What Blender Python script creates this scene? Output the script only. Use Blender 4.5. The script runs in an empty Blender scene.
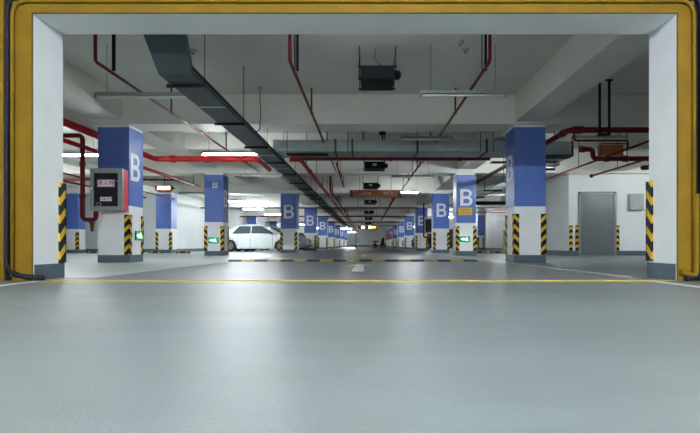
import bpy, bmesh, math, random
from mathutils import Vector, Matrix
random.seed(7)
S = bpy.context.scene
COL = S.collection
PI = math.pi
VPX, VPY, F, H = 367.0, 244.5, 512.0, 0.378

def P(px, py, d):
    return Vector(((px-VPX)*d/F, d, H+(VPY-py)*d/F))

# ------------------------------------------------------------------ materials
MATS = {}
def base_mat(name, col, rough=.5, metal=0.0, spec=.5):
    m = bpy.data.materials.new(name); m.use_nodes = True
    b = m.node_tree.nodes['Principled BSDF']
    b.inputs['Base Color'].default_value = (*col, 1)
    b.inputs['Roughness'].default_value = rough
    b.inputs['Metallic'].default_value = metal
    b.inputs['Specular IOR Level'].default_value = spec
    MATS[name] = m
    return m, b

def paint(name, col, rough=.5, metal=0.0, var=.12, scale=3.0, bump=0.0, bscale=60., spec=.5):
    m, b = base_mat(name, col, rough, metal, spec)
    nt = m.node_tree; N = nt.nodes; L = nt.links
    tc = N.new('ShaderNodeTexCoord')
    n = N.new('ShaderNodeTexNoise'); n.inputs['Scale'].default_value = scale; n.inputs['Detail'].default_value = 5
    L.new(tc.outputs['Object'], n.inputs['Vector'])
    r = N.new('ShaderNodeMapRange'); r.inputs['From Min'].default_value = .3; r.inputs['From Max'].default_value = .7
    r.inputs['To Min'].default_value = 1-var; r.inputs['To Max'].default_value = 1+var*.5
    L.new(n.outputs['Fac'], r.inputs['Value'])
    mul = N.new('ShaderNodeVectorMath'); mul.operation = 'SCALE'
    mul.inputs[0].default_value = col
    L.new(r.outputs['Result'], mul.inputs['Scale'])
    L.new(mul.outputs['Vector'], b.inputs['Base Color'])
    if bump > 0:
        n2 = N.new('ShaderNodeTexNoise'); n2.inputs['Scale'].default_value = bscale; n2.inputs['Detail'].default_value = 3
        L.new(tc.outputs['Object'], n2.inputs['Vector'])
        bp = N.new('ShaderNodeBump'); bp.inputs['Strength'].default_value = bump; bp.inputs['Distance'].default_value = .01
        L.new(n2.outputs['Fac'], bp.inputs['Height']); L.new(bp.outputs['Normal'], b.inputs['Normal'])
    return m

def glow(name, col, strength, base=(.8, .8, .8)):
    m, b = base_mat(name, base, .4)
    b.inputs['Emission Color'].default_value = (*col, 1)
    b.inputs['Emission Strength'].default_value = strength
    return m

def stripe_guard(name):
    """black rubber with yellow reflective bands rising towards the corner"""
    m, b = base_mat(name, (.02, .02, .02), .5, 0, .2)
    nt = m.node_tree; N = nt.nodes; L = nt.links
    tc = N.new('ShaderNodeTexCoord'); sp = N.new('ShaderNodeSeparateXYZ')
    L.new(tc.outputs['Object'], sp.inputs[0])
    ax = N.new('ShaderNodeMath'); ax.operation = 'ABSOLUTE'; L.new(sp.outputs['X'], ax.inputs[0])
    ay = N.new('ShaderNodeMath'); ay.operation = 'ABSOLUTE'; L.new(sp.outputs['Y'], ay.inputs[0])
    s1 = N.new('ShaderNodeMath'); s1.operation = 'ADD'; L.new(ax.outputs[0], s1.inputs[0]); L.new(ay.outputs[0], s1.inputs[1])
    s2 = N.new('ShaderNodeMath'); s2.operation = 'ADD'; L.new(s1.outputs[0], s2.inputs[0]); L.new(sp.outputs['Z'], s2.inputs[1])
    k = N.new('ShaderNodeMath'); k.operation = 'MULTIPLY'; k.inputs[1].default_value = 1/.205; L.new(s2.outputs[0], k.inputs[0])
    fr = N.new('ShaderNodeMath'); fr.operation = 'FRACT'; L.new(k.outputs[0], fr.inputs[0])
    g = N.new('ShaderNodeMath'); g.operation = 'GREATER_THAN'; g.inputs[1].default_value = .56; L.new(fr.outputs[0], g.inputs[0])
    mx = N.new('ShaderNodeMix'); mx.data_type = 'RGBA'
    mx.inputs['A'].default_value = (.008, .010, .016, 1); mx.inputs['B'].default_value = (.72, .45, .02, 1)
    L.new(g.outputs[0], mx.inputs['Factor']); L.new(mx.outputs['Result'], b.inputs['Base Color'])
    return m

def brushed(name, col, rough, metal, axis_scale):
    m, b = base_mat(name, col, rough, metal)
    nt = m.node_tree; N = nt.nodes; L = nt.links
    tc = N.new('ShaderNodeTexCoord'); mp = N.new('ShaderNodeMapping'); mp.inputs['Scale'].default_value = axis_scale
    n = N.new('ShaderNodeTexNoise'); n.inputs['Scale'].default_value = 4; n.inputs['Detail'].default_value = 6
    L.new(tc.outputs['Object'], mp.inputs[0]); L.new(mp.outputs[0], n.inputs['Vector'])
    r = N.new('ShaderNodeMapRange'); r.inputs['To Min'].default_value = .75; r.inputs['To Max'].default_value = 1.2
    L.new(n.outputs['Fac'], r.inputs['Value'])
    mul = N.new('ShaderNodeVectorMath'); mul.operation = 'SCALE'; mul.inputs[0].default_value = col
    L.new(r.outputs['Result'], mul.inputs['Scale']); L.new(mul.outputs['Vector'], b.inputs['Base Color'])
    return m

white_paint = paint('white_paint', (.82, .84, .85), .55, var=.06, scale=1.5, bump=.15, bscale=90)
ceil_paint = paint('ceiling_paint', (.68, .67, .61), .7, var=.10, scale=.8, bump=.12, bscale=50)
wall_paint = paint('wall_paint', (.76, .79, .78), .6, var=.07, scale=.7, bump=.12, bscale=50)
jamb_paint = paint('jamb_paint', (.84, .86, .88), .55, var=.06, scale=2, bump=.15, bscale=90)
blue_paint = paint('blue_paint', (.080, .155, .47), .45, var=.08, scale=2.5, bump=.1, bscale=90)
grey_band = paint('grey_band', (.085, .125, .155), .45, var=.2, scale=6, bump=.1)
letter_paint = paint('letter_paint', (.68, .72, .78), .5, var=.06)
yellow_steel = paint('yellow_steel', (.19, .105, .003), .65, var=.16, scale=4, bump=.3, bscale=40, spec=.22)
yellow_paint = paint('yellow_paint', (.60, .40, .05), .45, var=.25, scale=12)
rubber = paint('rubber', (.008, .011, .018), .6, var=.2, scale=20, spec=.2)
white_line = paint('white_line', (.62, .64, .62), .45, var=.25, scale=9)
red_pipe = paint('red_pipe', (.42, .010, .012), .5, var=.2, scale=4, spec=.25)
dark_red = paint('dark_red_pipe', (.13, .006, .009), .6, var=.2, scale=4, spec=.2)
black_steel = paint('black_steel', (.007, .008, .009), .6, var=.2, scale=10, spec=.15)
dark_tray = brushed('dark_tray_metal', (.026, .040, .047), .55, .0, (3, .4, 3))
galv = brushed('galvanized', (.30, .35, .355), .42, .25, (1.2, 3, 3))
galv_dark = paint('galvanized_flange', (.05, .055, .055), .5, .5)
fan_metal = paint('fan_metal', (.008, .012, .017), .55, .1, var=.2, spec=.1)
lamp_body = paint('lamp_body', (.26, .28, .275), .4, var=.05)
tube_off = paint('tube_off', (.62, .66, .64), .3, var=.03)
door_grey = paint('door_grey', (.12, .135, .14), .4, var=.06, scale=2)
box_grey = paint('box_grey', (.33, .38, .36), .45, var=.06)
alu = paint('aluminium', (.30, .36, .355), .35, .5, var=.06)
dark_glass = paint('dark_glass', (.022, .011, .013), .3, var=.1, spec=.2)
red_box = paint('red_box', (.62, .03, .05), .4, var=.06)
red_ink = paint('red_ink', (.55, .02, .03), .5, var=.02)
blue_ink = paint('blue_ink', (.02, .12, .35), .5, var=.02)
plate_white = paint('plate_white', (.80, .82, .84), .4, var=.02)
sign_brown = paint('sign_brown', (.30, .085, .022), .4, var=.12, scale=2)
sign_brown_dark = paint('sign_brown_dark', (.05, .02, .015), .4)
sign_yellow = paint('sign_yellow', (.62, .47, .05), .4, var=.04)
sign_white = paint('sign_white', (.7, .7, .72), .4, var=.04)
orange_lit = glow('orange_lit', (1, .35, .06), 2.2)
white_lit = glow('white_lit', (.9, .95, 1), 6.0)
green_lit = glow('green_lit', (.02, .55, .22), .16, (.01, .2, .1))
green_white = glow('green_white', (.65, 1, .8), .9)
green_dark = paint('green_dark', (.01, .12, .07), .4)
bump_yellow = paint('bump_yellow', (.33, .24, .05), .55, var=.25, scale=14)
bump_black = paint('bump_black', (.03, .033, .035), .6, var=.25, scale=14)
guard_mat = stripe_guard('guard_stripe')
tyre = paint('tyre', (.015, .015, .016), .7)
rim = paint('rim', (.22, .23, .25), .35, .4, var=.05)
car_glass = paint('car_glass', (.05, .08, .09), .06, var=.05)
car_black_trim = paint('car_trim', (.02, .02, .022), .45)
head_glass = paint('headlight_glass', (.65, .68, .70), .1, var=.05)
tail_red = paint('tail_red', (.40, .01, .01), .2)
car_white = paint('car_white', (.74, .77, .78), .22, var=.02)
car_silver = paint('car_silver', (.42, .45, .48), .25, .4, var=.02)
car_black = paint('car_black', (.015, .016, .02), .18, var=.02)
car_grey = paint('car_grey', (.10, .11, .13), .22, .3, var=.02)
cable_mat = paint('cable', (.05, .05, .05), .6)
brass = paint('brass', (.35, .20, .08), .4, .6)

# floor : epoxy with brushed, slightly wavy gloss; bays paler than the lane
def floor_mat():
    m, b = base_mat('epoxy_floor', (.3, .35, .36), .3, 0, .5)
    nt = m.node_tree; N = nt.nodes; L = nt.links
    tc = N.new('ShaderNodeTexCoord'); sp = N.new('ShaderNodeSeparateXYZ'); L.new(tc.outputs['Object'], sp.inputs[0])
    def math_(op, a, bb=None):
        n = N.new('ShaderNodeMath'); n.operation = op
        for i, v in enumerate((a, bb)):
            if v is None: continue
            if isinstance(v, (int, float)): n.inputs[i].default_value = v
            else: L.new(v, n.inputs[i])
        return n.outputs[0]
    n1 = N.new('ShaderNodeTexNoise'); n1.inputs['Scale'].default_value = .9; n1.inputs['Detail'].default_value = 6
    mp = N.new('ShaderNodeMapping'); mp.inputs['Rotation'].default_value = (0, 0, .5); mp.inputs['Scale'].default_value = (1.0, 2.6, 1)
    L.new(tc.outputs['Object'], mp.inputs[0]); L.new(mp.outputs[0], n1.inputs['Vector'])
    n2 = N.new('ShaderNodeTexNoise'); n2.inputs['Scale'].default_value = 14; n2.inputs['Detail'].default_value = 4
    mp2 = N.new('ShaderNodeMapping'); mp2.inputs['Rotation'].default_value = (0, 0, .55); mp2.inputs['Scale'].default_value = (.5, 2.2, 1)
    L.new(tc.outputs['Object'], mp2.inputs[0]); L.new(mp2.outputs[0], n2.inputs['Vector'])
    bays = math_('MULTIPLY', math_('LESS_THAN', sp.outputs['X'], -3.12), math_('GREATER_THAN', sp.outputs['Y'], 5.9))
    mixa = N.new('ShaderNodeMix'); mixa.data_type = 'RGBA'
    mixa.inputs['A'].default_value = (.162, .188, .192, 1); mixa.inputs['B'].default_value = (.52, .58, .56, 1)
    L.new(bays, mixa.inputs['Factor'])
    v1 = N.new('ShaderNodeMapRange'); v1.inputs['From Min'].default_value = .3; v1.inputs['From Max'].default_value = .7
    v1.inputs['To Min'].default_value = .86; v1.inputs['To Max'].default_value = 1.10
    L.new(n1.outputs['Fac'], v1.inputs['Value'])
    v2 = N.new('ShaderNodeMapRange'); v2.inputs['From Min'].default_value = .3; v2.inputs['From Max'].default_value = .7
    v2.inputs['To Min'].default_value = .88; v2.inputs['To Max'].default_value = 1.07
    L.new(n2.outputs['Fac'], v2.inputs['Value'])
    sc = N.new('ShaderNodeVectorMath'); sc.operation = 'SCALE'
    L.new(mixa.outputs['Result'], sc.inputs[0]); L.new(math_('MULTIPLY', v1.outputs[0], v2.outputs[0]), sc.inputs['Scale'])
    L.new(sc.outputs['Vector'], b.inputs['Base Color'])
    rr = N.new('ShaderNodeMapRange'); rr.inputs['To Min'].default_value = .30; rr.inputs['To Max'].default_value = .50
    L.new(n2.outputs['Fac'], rr.inputs['Value']); L.new(rr.outputs[0], b.inputs['Roughness'])
    n3 = N.new('ShaderNodeTexNoise'); n3.inputs['Scale'].default_value = 130; n3.inputs['Detail'].default_value = 3
    L.new(tc.outputs['Object'], n3.inputs['Vector'])
    bp = N.new('ShaderNodeBump'); bp.inputs['Strength'].default_value = .5; bp.inputs['Distance'].default_value = .005
    L.new(n3.outputs['Fac'], bp.inputs['Height']); L.new(bp.outputs['Normal'], b.inputs['Normal'])
    return m
floor_m = floor_mat()

# ------------------------------------------------------------------ mesh helpers
class MB:
    def __init__(s): s.bm = bmesh.new()
    def box(s, x0, x1, y0, y1, z0, z1, bev=0):
        vs = [s.bm.verts.new(p) for p in ((x0,y0,z0),(x1,y0,z0),(x1,y1,z0),(x0,y1,z0),(x0,y0,z1),(x1,y0,z1),(x1,y1,z1),(x0,y1,z1))]
        fs = [s.bm.faces.new([vs[i] for i in f]) for f in ((0,3,2,1),(4,5,6,7),(0,1,5,4),(1,2,6,5),(2,3,7,6),(3,0,4,7))]
        if bev > 0:
            es = list({e for f in fs for e in f.edges})
            bmesh.ops.bevel(s.bm, geom=es, offset=bev, segments=2, affect='EDGES', profile=.6)
        return s
    def hexa(s, pts):
        vs = [s.bm.verts.new(p) for p in pts]
        for f in ((0,3,2,1),(4,5,6,7),(0,1,5,4),(1,2,6,5),(2,3,7,6),(3,0,4,7)): s.bm.faces.new([vs[i] for i in f])
        return s
    def tube(s, pts, r, seg=10, cap=True, closed=False):
        pts = [Vector(p) for p in pts]
        clean = [pts[0]]
        for p in pts[1:]:
            if (p-clean[-1]).length > 1e-5: clean.append(p)
        pts = clean; n = len(pts); rings = []
        t0 = (pts[1]-pts[0]).normalized()
        up = Vector((0,0,1)) if abs(t0.z) < .9 else Vector((0,1,0))
        u = t0.cross(up).normalized()
        for i, p in enumerate(pts):
            a = (pts[i]-pts[i-1]).normalized() if i > 0 else t0
            c = (pts[i+1]-pts[i]).normalized() if i < n-1 else a
            t = (a+c)
            t = t.normalized() if t.length > 1e-6 else a
            u = (u - t*u.dot(t)); u = u.normalized() if u.length > 1e-6 else t.orthogonal().normalized()
            v = t.cross(u)
            k = 1/max(.5, a.dot(t))
            rr = r[i] if isinstance(r, (list, tuple)) else r
            rings.append([s.bm.verts.new(p + (u*math.cos(2*PI*j/seg) + v*math.sin(2*PI*j/seg))*rr*(k if False else 1)) for j in range(seg)])
        for i in range(n-1):
            for j in range(seg):
                f = s.bm.faces.new((rings[i][j], rings[i][(j+1)%seg], rings[i+1][(j+1)%seg], rings[i+1][j])); f.smooth = True
        if cap:
            s.bm.faces.new(rings[0][::-1]); s.bm.faces.new(rings[-1])
        return s
    def cyl(s, a, b, r, seg=16, r2=None):
        return s.tube([a, b], [r, r if r2 is None else r2], seg)
    def prism(s, pts2, plane, a, b):
        """pts2 polygon extruded from a to b; plane 'xz' (extrude y), 'xy' (extrude z), 'yz' (extrude x)"""
        def mk(p, t):
            return (p[0], t, p[1]) if plane == 'xz' else (p[0], p[1], t) if plane == 'xy' else (t, p[0], p[1])
        A = [s.bm.verts.new(mk(p, a)) for p in pts2]; B = [s.bm.verts.new(mk(p, b)) for p in pts2]
        n = len(pts2)
        s.bm.faces.new(A); s.bm.faces.new(B[::-1])
        for i in range(n): s.bm.faces.new((A[i], B[i], B[(i+1)%n], A[(i+1)%n]))
        return s
    def ball(s, c, r, seg=12):
        m = Matrix.Translation(c) @ Matrix.Diagonal((*((r,)*3 if isinstance(r,(int,float)) else r), 1))
        bmesh.ops.create_uvsphere(s.bm, u_segments=seg, v_segments=seg//2+2, radius=1, matrix=m); return s
    def move(s, v):
        bmesh.ops.translate(s.bm, verts=s.bm.verts, vec=Vector(v)); return s

def obj(name, mb, mat, parent=None, loc=None, smooth=False, **props):
    bm = mb.bm if isinstance(mb, MB) else mb
    bmesh.ops.recalc_face_normals(bm, faces=bm.faces)
    me = bpy.data.meshes.new(name); 
    if smooth:
        for f in bm.faces: f.smooth = True
    bm.to_mesh(me); bm.free()
    me.materials.append(mat)
    o = bpy.data.objects.new(name, me); COL.objects.link(o)
    if loc is not None: o.location = loc
    if parent is not None: o.parent = parent
    for k, v in props.items(): o[k] = v
    return o
def objs(name, mb, mat, parent=None):
    """one object per loose piece"""
    bm = mb.bm if isinstance(mb, MB) else mb
    bm.verts.ensure_lookup_table(); seen = set(); out = []
    for v in bm.verts:
        if v in seen: continue
        st = [v]; isl = []; seen.add(v)
        while st:
            q = st.pop(); isl.append(q)
            for e in q.link_edges:
                o_ = e.other_vert(q)
                if o_ not in seen: seen.add(o_); st.append(o_)
        nb = bmesh.new(); mp = {q: nb.verts.new(q.co) for q in isl}
        for f in {f for q in isl for f in q.link_faces}:
            nf = nb.faces.new([mp[q] for q in f.verts]); nf.smooth = f.smooth
        out.append(obj(name, nb, mat, parent))
    bm.free(); return out
def thing(name, label, cat, loc=(0,0,0), group=None, rz=0):
    o = bpy.data.objects.new(name, None); COL.objects.link(o); o.location = loc; o.rotation_euler = (0,0,rz)
    o.empty_display_size = .1
    o['label'] = label; o['category'] = cat
    if group: o['group'] = group
    return o
def tag(o, label, cat, group=None):
    o['label'] = label; o['category'] = cat
    if group: o['group'] = group
    return o
def copy_tree(o, parent=None):
    c = o.copy(); COL.objects.link(c)
    if parent is not None: c.parent = parent
    for ch in list(o.children): copy_tree(ch, c)
    return c
def fillet(pts, rad, seg=5):
    pts = [Vector(p) for p in pts]; out = [pts[0]]
    for i in range(1, len(pts)-1):
        a, b, c = pts[i-1], pts[i], pts[i+1]
        u = (a-b).normalized(); v = (c-b).normalized()
        r = min(rad, (a-b).length*.45, (c-b).length*.45)
        p0 = b+u*r; p1 = b+v*r
        for k in range(seg+1):
            t = k/seg
            out.append(p0*(1-t)**2 + b*2*t*(1-t) + p1*t*t)
    out.append(pts[-1]); return out
def writing(body, size, mat, parent, name, loc, rot, depth=.002, bold=0.0, sx=1.0):
    cu = bpy.data.curves.new('w', 'FONT'); cu.body = body; cu.size = size; cu.align_x = 'CENTER'; cu.align_y = 'CENTER'
    cu.extrude = depth; cu.offset = bold; cu.resolution_u = 4
    t = bpy.data.objects.new('w', cu); COL.objects.link(t)
    dg = bpy.context.evaluated_depsgraph_get()
    me = bpy.data.meshes.new_from_object(t.evaluated_get(dg)); 
    bpy.data.objects.remove(t)
    me.materials.clear(); me.materials.append(mat)
    o = bpy.data.objects.new(name, me); COL.objects.link(o)
    o.location = loc; o.rotation_euler = rot; o.scale = (sx, 1, 1)
    if parent is not None: o.parent = parent
    return o
FRONT = (PI/2, 0, 0)          # faces the camera (-Y)

def B_outline():
    """bold capital B as a mesh in XZ, 1 high, centred"""
    def arc(cx, cy, rx, ry, a0, a1, n=8):
        return [(cx+rx*math.cos(a0+(a1-a0)*i/n), cy+ry*math.sin(a0+(a1-a0)*i/n)) for i in range(n+1)]
    outer = [(-.36,-.5)] + arc(.10,-.215,.285,.285,-PI/2,PI/2*.8) + arc(.08,.255,.26,.245,-PI/2*.75,PI/2) + [(-.36,.5)]
    h1 = [(-.17,-.345)] + arc(.07,-.215,.13,.13,-PI/2,PI/2) + [(-.17,-.085)]
    h2 = [(-.17,.085)] + arc(.06,.2225,.12,.1325,-PI/2,PI/2) + [(-.17,.355)]
    return outer, h1, h2
def letter_B(parent, loc, rz, h):
    bm = bmesh.new()
    loops = B_outline()
    edges = []
    for lp in loops:
        vs = [bm.verts.new((x*h, 0, y*h)) for x, y in lp]
        edges += [bm.edges.new((vs[i], vs[(i+1)%len(vs)])) for i in range(len(vs))]
    r = bmesh.ops.triangle_fill(bm, use_beauty=True, edges=edges)
    faces = [f for f in bm.faces]
    ext = bmesh.ops.extrude_face_region(bm, geom=faces)
    bmesh.ops.translate(bm, verts=[v for v in ext['geom'] if isinstance(v, bmesh.types.BMVert)], vec=(0, -.003, 0))
    o = obj('letter_mark', bm, letter_paint, parent, loc); o.rotation_euler = (0, 0, rz)
    return o

# ------------------------------------------------------------------ setting
D1, D2 = 5.35, 5.87
OX0, OX1, OZ = -3.486, 3.233, 2.787
SL = 3.5
YEND = 91.0
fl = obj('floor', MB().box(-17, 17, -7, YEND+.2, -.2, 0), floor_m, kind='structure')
# markings painted on the floor
obj('lane_line', MB().box(-3.42, -3.33, -7, 5.3, 0, .002), white_line, fl)
obj('lane_line', MB().box(2.90, 3.0, -7, 5.3, 0, .002), white_line, fl)
obj('lane_line', MB().hexa([(-3.2,5.95,0),(-3.1,5.95,0),(-2.85,22,0),(-2.95,22,0),(-3.2,5.95,.002),(-3.1,5.95,.002),(-2.85,22,.002),(-2.95,22,.002)]), white_line, fl)
obj('lane_line', MB().hexa([(3.0,5.95,0),(3.08,5.95,0),(2.75,22,0),(2.68,22,0),(3.0,5.95,.002),(3.08,5.95,.002),(2.75,22,.002),(2.68,22,.002)]), white_line, fl)
obj('stop_line', MB().box(-3.3, 2.9, 5.16, 5.24, 0, .002), yellow_paint, fl)
for cx, y0, s in ((-.13, 7.2, 1), (-.1, 16, 1.2)):
    obj('direction_arrow', MB().prism([(cx-.09*s,y0),(cx+.09*s,y0),(cx+.07*s,y0+1.9*s),(cx+.24*s,y0+1.85*s),(cx,y0+2.8*s),(cx-.24*s,y0+1.85*s),(cx-.07*s,y0+1.9*s)], 'xy', 0, .002), white_line, fl)

BROWS = [22.3, 30.7, 39.4, 48.4, 58.3, 69.0, 80.0]
c = MB()
c.box(-17, 17, D1+.02, YEND+.2, SL, SL+.2); c.box(-17, 17, -7, D1+.01, 4.3, 4.5)
c.box(-16, 16, 10.62, 11.33, 2.88, SL+.01)
c.box(-16, 16, 14.35, 14.75, 3.06, SL+.01)
c.box(-16, 16, 17.32, 18.0, 2.79, SL+.01)
for y in BROWS: c.box(-16, 16, y-.02, y+.68, 2.62, SL+.01)
for a, b in zip(BROWS[:-1], BROWS[1:]):
    c.box(-16, 16, (a+b)/2+.2, (a+b)/2+.6, 2.95, SL+.01)
c.box(-5.75, -5.10, 5.8, 22.3, 3.0, SL+.02)
c.box(3.08, 3.68, 5.8, 22.3, 2.93, SL+.02)
for x0, x1 in ((-3.76, -3.06), (2.94, 3.62)): c.box(x0, x1, 18, YEND, 2.74, SL+.02)
for x0, x1 in ((-9.2, -8.5), (-13.25, -12.6), (8.0, 8.7)): c.box(x0, x1, 5.8, YEND, 2.85, SL+.03)
obj('ceiling', c, ceil_paint, kind='structure')

def wall(name, x0, x1, y0, y1, base=None, z0=0, z1=SL, mat=wall_paint, bz=.157):
    o = obj(name, MB().box(x0, x1, y0, y1, z0, z1), mat, kind='structure')
    return o
w = MB(); w.box(-16.2, OX0, D1, D2, 0, SL); w.box(OX1, 16.2, D1, D2, 0, SL); w.box(OX0, OX1, D1, D2, OZ, SL); w.box(-16.2, 16.2, D1, D1+.3, SL, 4.35)
obj('wall_front', w, jamb_paint, kind='structure')
b = MB(); b.box(OX0, OX0+.012, D1+.01, D2+.012, 0, .165); b.box(OX0-.6, OX0+.012, D2, D2+.012, 0, .165); b.box(-16, OX0-.6, D2, D2+.012, 0, .165)
obj('baseboard_front_left', b, grey_band, kind='structure')
b = MB(); b.box(OX1-.012, OX1, D1+.01, D2+.012, 0, .175); b.box(OX1-.012, 16, D2, D2+.012, 0, .175)
obj('baseboard_front_right', b, grey_band, kind='structure')
# rooms beyond
wall('wall_left_cross', -17, -9.3, 25.0, 25.2)
wall('wall_left', -9.5, -9.3, 25.2, YEND)
wall('wall_left_near', -16.2, -16, D2, 25)
wall('wall_end', -9.5, 9, YEND, YEND+.2)
wall('wall_right_cross', 6.94, 17, 17.6, 17.8)
wall('wall_right_corner', 6.94, 7.14, 17.8, 24.5)
wall('wall_right_return', 7.14, 8.4, 24.3, 24.5)
wall('wall_right', 8.2, 8.4, 24.5, YEND)
wall('wall_right_near', 16, 16.2, D2, 17.6)
wall('wall_back', -9.2, 9.2, -7, -6.8, z1=4.3)
wall('wall_camera_left', -9.2, -9, -6.8, D1, z1=4.3)
wall('wall_camera_right', 9, 9.2, -6.8, D1, z1=4.3)
def bb(name, *box): obj(name, MB().box(*box), grey_band, kind='structure')
bb('baseboard_left_cross', -16, -9.3, 24.985, 25.0, 0, .16)
bb('baseboard_left', -9.3, -9.285, 24.985, YEND, 0, .16)
bb('baseboard_end', -9.285, 8.2, YEND-.015, YEND, 0, .25)
b = MB(); b.box(6.925, 7.27, 17.585, 17.6, 0, .16); b.box(8.55, 16, 17.585, 17.6, 0, .16); b.box(6.925, 6.94, 17.6, 24.3, 0, .16)
obj('baseboard_right_cross', b, grey_band, kind='structure')
bb('baseboard_right', 8.185, 8.2, 24.5, YEND, 0, .16)

# grey steel door in the right wall
dr = bpy.data.objects.new('door_1', None); COL.objects.link(dr); dr.location = (7.91, 17.6, 0); dr['kind'] = 'structure'
obj('door_leaf', MB().box(-.58, .56, -.03, -.001, .01, 2.12, .004), door_grey, dr)
f = MB(); f.box(-.65,-.58,-.06,0,0,2.19); f.box(.56,.64,-.06,0,0,2.19); f.box(-.65,.64,-.06,0,2.12,2.19)
obj('door_frame', f, paint('frame_grey', (.20,.22,.225), .4), dr)
h = MB(); h.cyl((.45,-.03,1.0),(.45,-.075,1.0),.012); h.tube([(.45,-.07,1.0),(.34,-.07,1.0)],.01)
obj('door_handle', h, alu, dr)

# ------------------------------------------------------------------ steel blast door frame round the opening
fr = thing('steel_door_frame', 'yellow painted steel door frame lining the near opening in the foreground', 'door frame', (0, D1, 0))
def uloop(l, r, t, b0):   # inverted U polygon ring outline
    return l, r, t, b0
fp = MB()
y0, y1 = -.02, 0.0
fp.box(-3.69, OX0, -.03, 0, 0, OZ+.12, .004); fp.box(OX1, 3.40, -.03, 0, 0, OZ+.12, .004); fp.box(OX0, OX1, -.03, 0, OZ, OZ+.12, .004)
obj('inner_plate', fp, yellow_steel, fr)
def loop(l, r, t, bt, rad, y, tail_l, tail_r):
    pts = [(tail_l, y, .022), (l, y, bt), (l, y, t), (r, y, t), (r, y, bt), (tail_r, y, .022)]
    return fillet(pts, rad, 8)
pl = [Vector((-3.30, -.05, .025)), Vector((l0 := -3.67, -.05, .05)), Vector((l0, -.05, 2.90)), Vector((3.385, -.05, 2.90)), Vector((3.385, -.05, .05)), Vector((3.27, -.05, .028))]
obj('raised_bead', MB().tube(fillet(pl[1:5] , .16, 8), .02, 10), yellow_steel, fr)
b2 = [Vector((3.24,-.06,.10)), Vector((3.405,-.06,.04)), Vector((3.405,-.06,.9))]
obj('corner_bead', MB().tube(fillet(b2, .15, 8), .026, 10), yellow_steel, fr)
pl2 = [Vector((-3.33,-.075,.03)), Vector((-3.735,-.05,.07)), Vector((-3.735,-.03,2.985)), Vector((3.475,-.03,2.985)), Vector((3.475,-.05,.05)), Vector((3.28,-.08,.025))]
obj('rubber_seal', MB().tube(fillet(pl2, .2, 10), .024, 10), rubber, fr)
op = MB()
op.box(-4.05,-3.77,-.04,0,0,3.2,.004); op.box(3.50,3.80,-.04,0,0,3.2,.004); op.box(-3.77,3.50,-.04,0,3.01,3.2,.004)
obj('outer_plate', op, yellow_steel, fr)
gb = MB(); gb.box(-3.77,-3.69,-.012,0,0,3.01); gb.box(3.40,3.50,-.012,0,0,3.01); gb.box(-3.69,3.40,-.012,0,2.907,3.01)
obj('seal_groove', gb, black_steel, fr)
obj('threshold_strip', MB().box(-3.3, 3.2, -.03, .04, 0, .006), yellow_paint, fr)

# ------------------------------------------------------------------ corner guards
def guard_mesh(mb, sx, sy, w, z0, z1, t=.014):
    # legs run from the corner along sx (x) and sy (y); sits outside
    a = MB if False else None
    x0, x1 = sorted((-sx*t, sx*w)); mb.box(x0, x1, *sorted((0, -sy*t)), z0, z1)
    yy0, yy1 = sorted((-sy*t, sy*w)); mb.box(*sorted((0, -sx*t)), yy0, yy1, z0, z1)
    return mb
def guard(parent, cx, cy, sx, sy, z0=.16, z1=1.02, w=.10):
    return obj('corner_guard', guard_mesh(MB(), sx, sy, w, z0, z1), guard_mat, parent, (cx, cy, 0))

for nm, x, sx, lab, hh in (('l', OX0, -1, 'left', (.165, 1.08)), ('r', OX1, 1, 'right', (.19, 1.10))):
    g = obj('corner_guard', guard_mesh(MB(), sx, -1, .10, *hh, t=.02), guard_mat, None, (x, D2+.012, 0))
    tag(g, f'tall black and yellow striped rubber guard on the {lab} jamb of the near opening', 'corner guard')

# ------------------------------------------------------------------ columns
def column(x0, x1, y0, ztop, zblue, label, group=None, guards='ab', letter=None, y1=None, ceil=None, band=.157, gtop=1.0, hb=.58, zb=None):
    w_ = x1-x0; y1 = y1 or y0+w_; cx = (x0+x1)/2
    t = thing('concrete_column', label, 'column', (cx, y0, 0), group)
    hw = w_/2; dp = y1-y0
    obj('shaft', MB().box(-hw, hw, 0, dp, 0, ceil or ztop+.05), white_paint, t)
    obj('blue_band', MB().box(-hw-.003, hw+.003, -.003, dp+.003, zblue, ztop), blue_paint, t)
    obj('base_band', MB().box(-hw-.006, hw+.006, -.006, dp+.006, 0, band), grey_band, t)
    for k in guards:
        if k == 'a': guard(t, -hw-.002, -.002, 1, 1, band+.003, gtop)
        if k == 'b': guard(t, hw+.002, -.002, -1, 1, band+.003, gtop)
        if k == 'c': guard(t, -hw-.002, dp+.002, 1, -1, band+.003, gtop)
        if k == 'd': guard(t, hw+.002, dp+.002, -1, -1, band+.003, gtop)
    zb = zb or 1.83
    if letter == 'front': letter_B(t, (0, -.004, zb), 0, hb)
    if letter == 'right': letter_B(t, (hw+.004, dp*.42, zb), PI/2, hb)
    if letter == 'left': letter_B(t, (-hw-.004, dp*.5, zb), -PI/2, hb)
    return t

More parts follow.
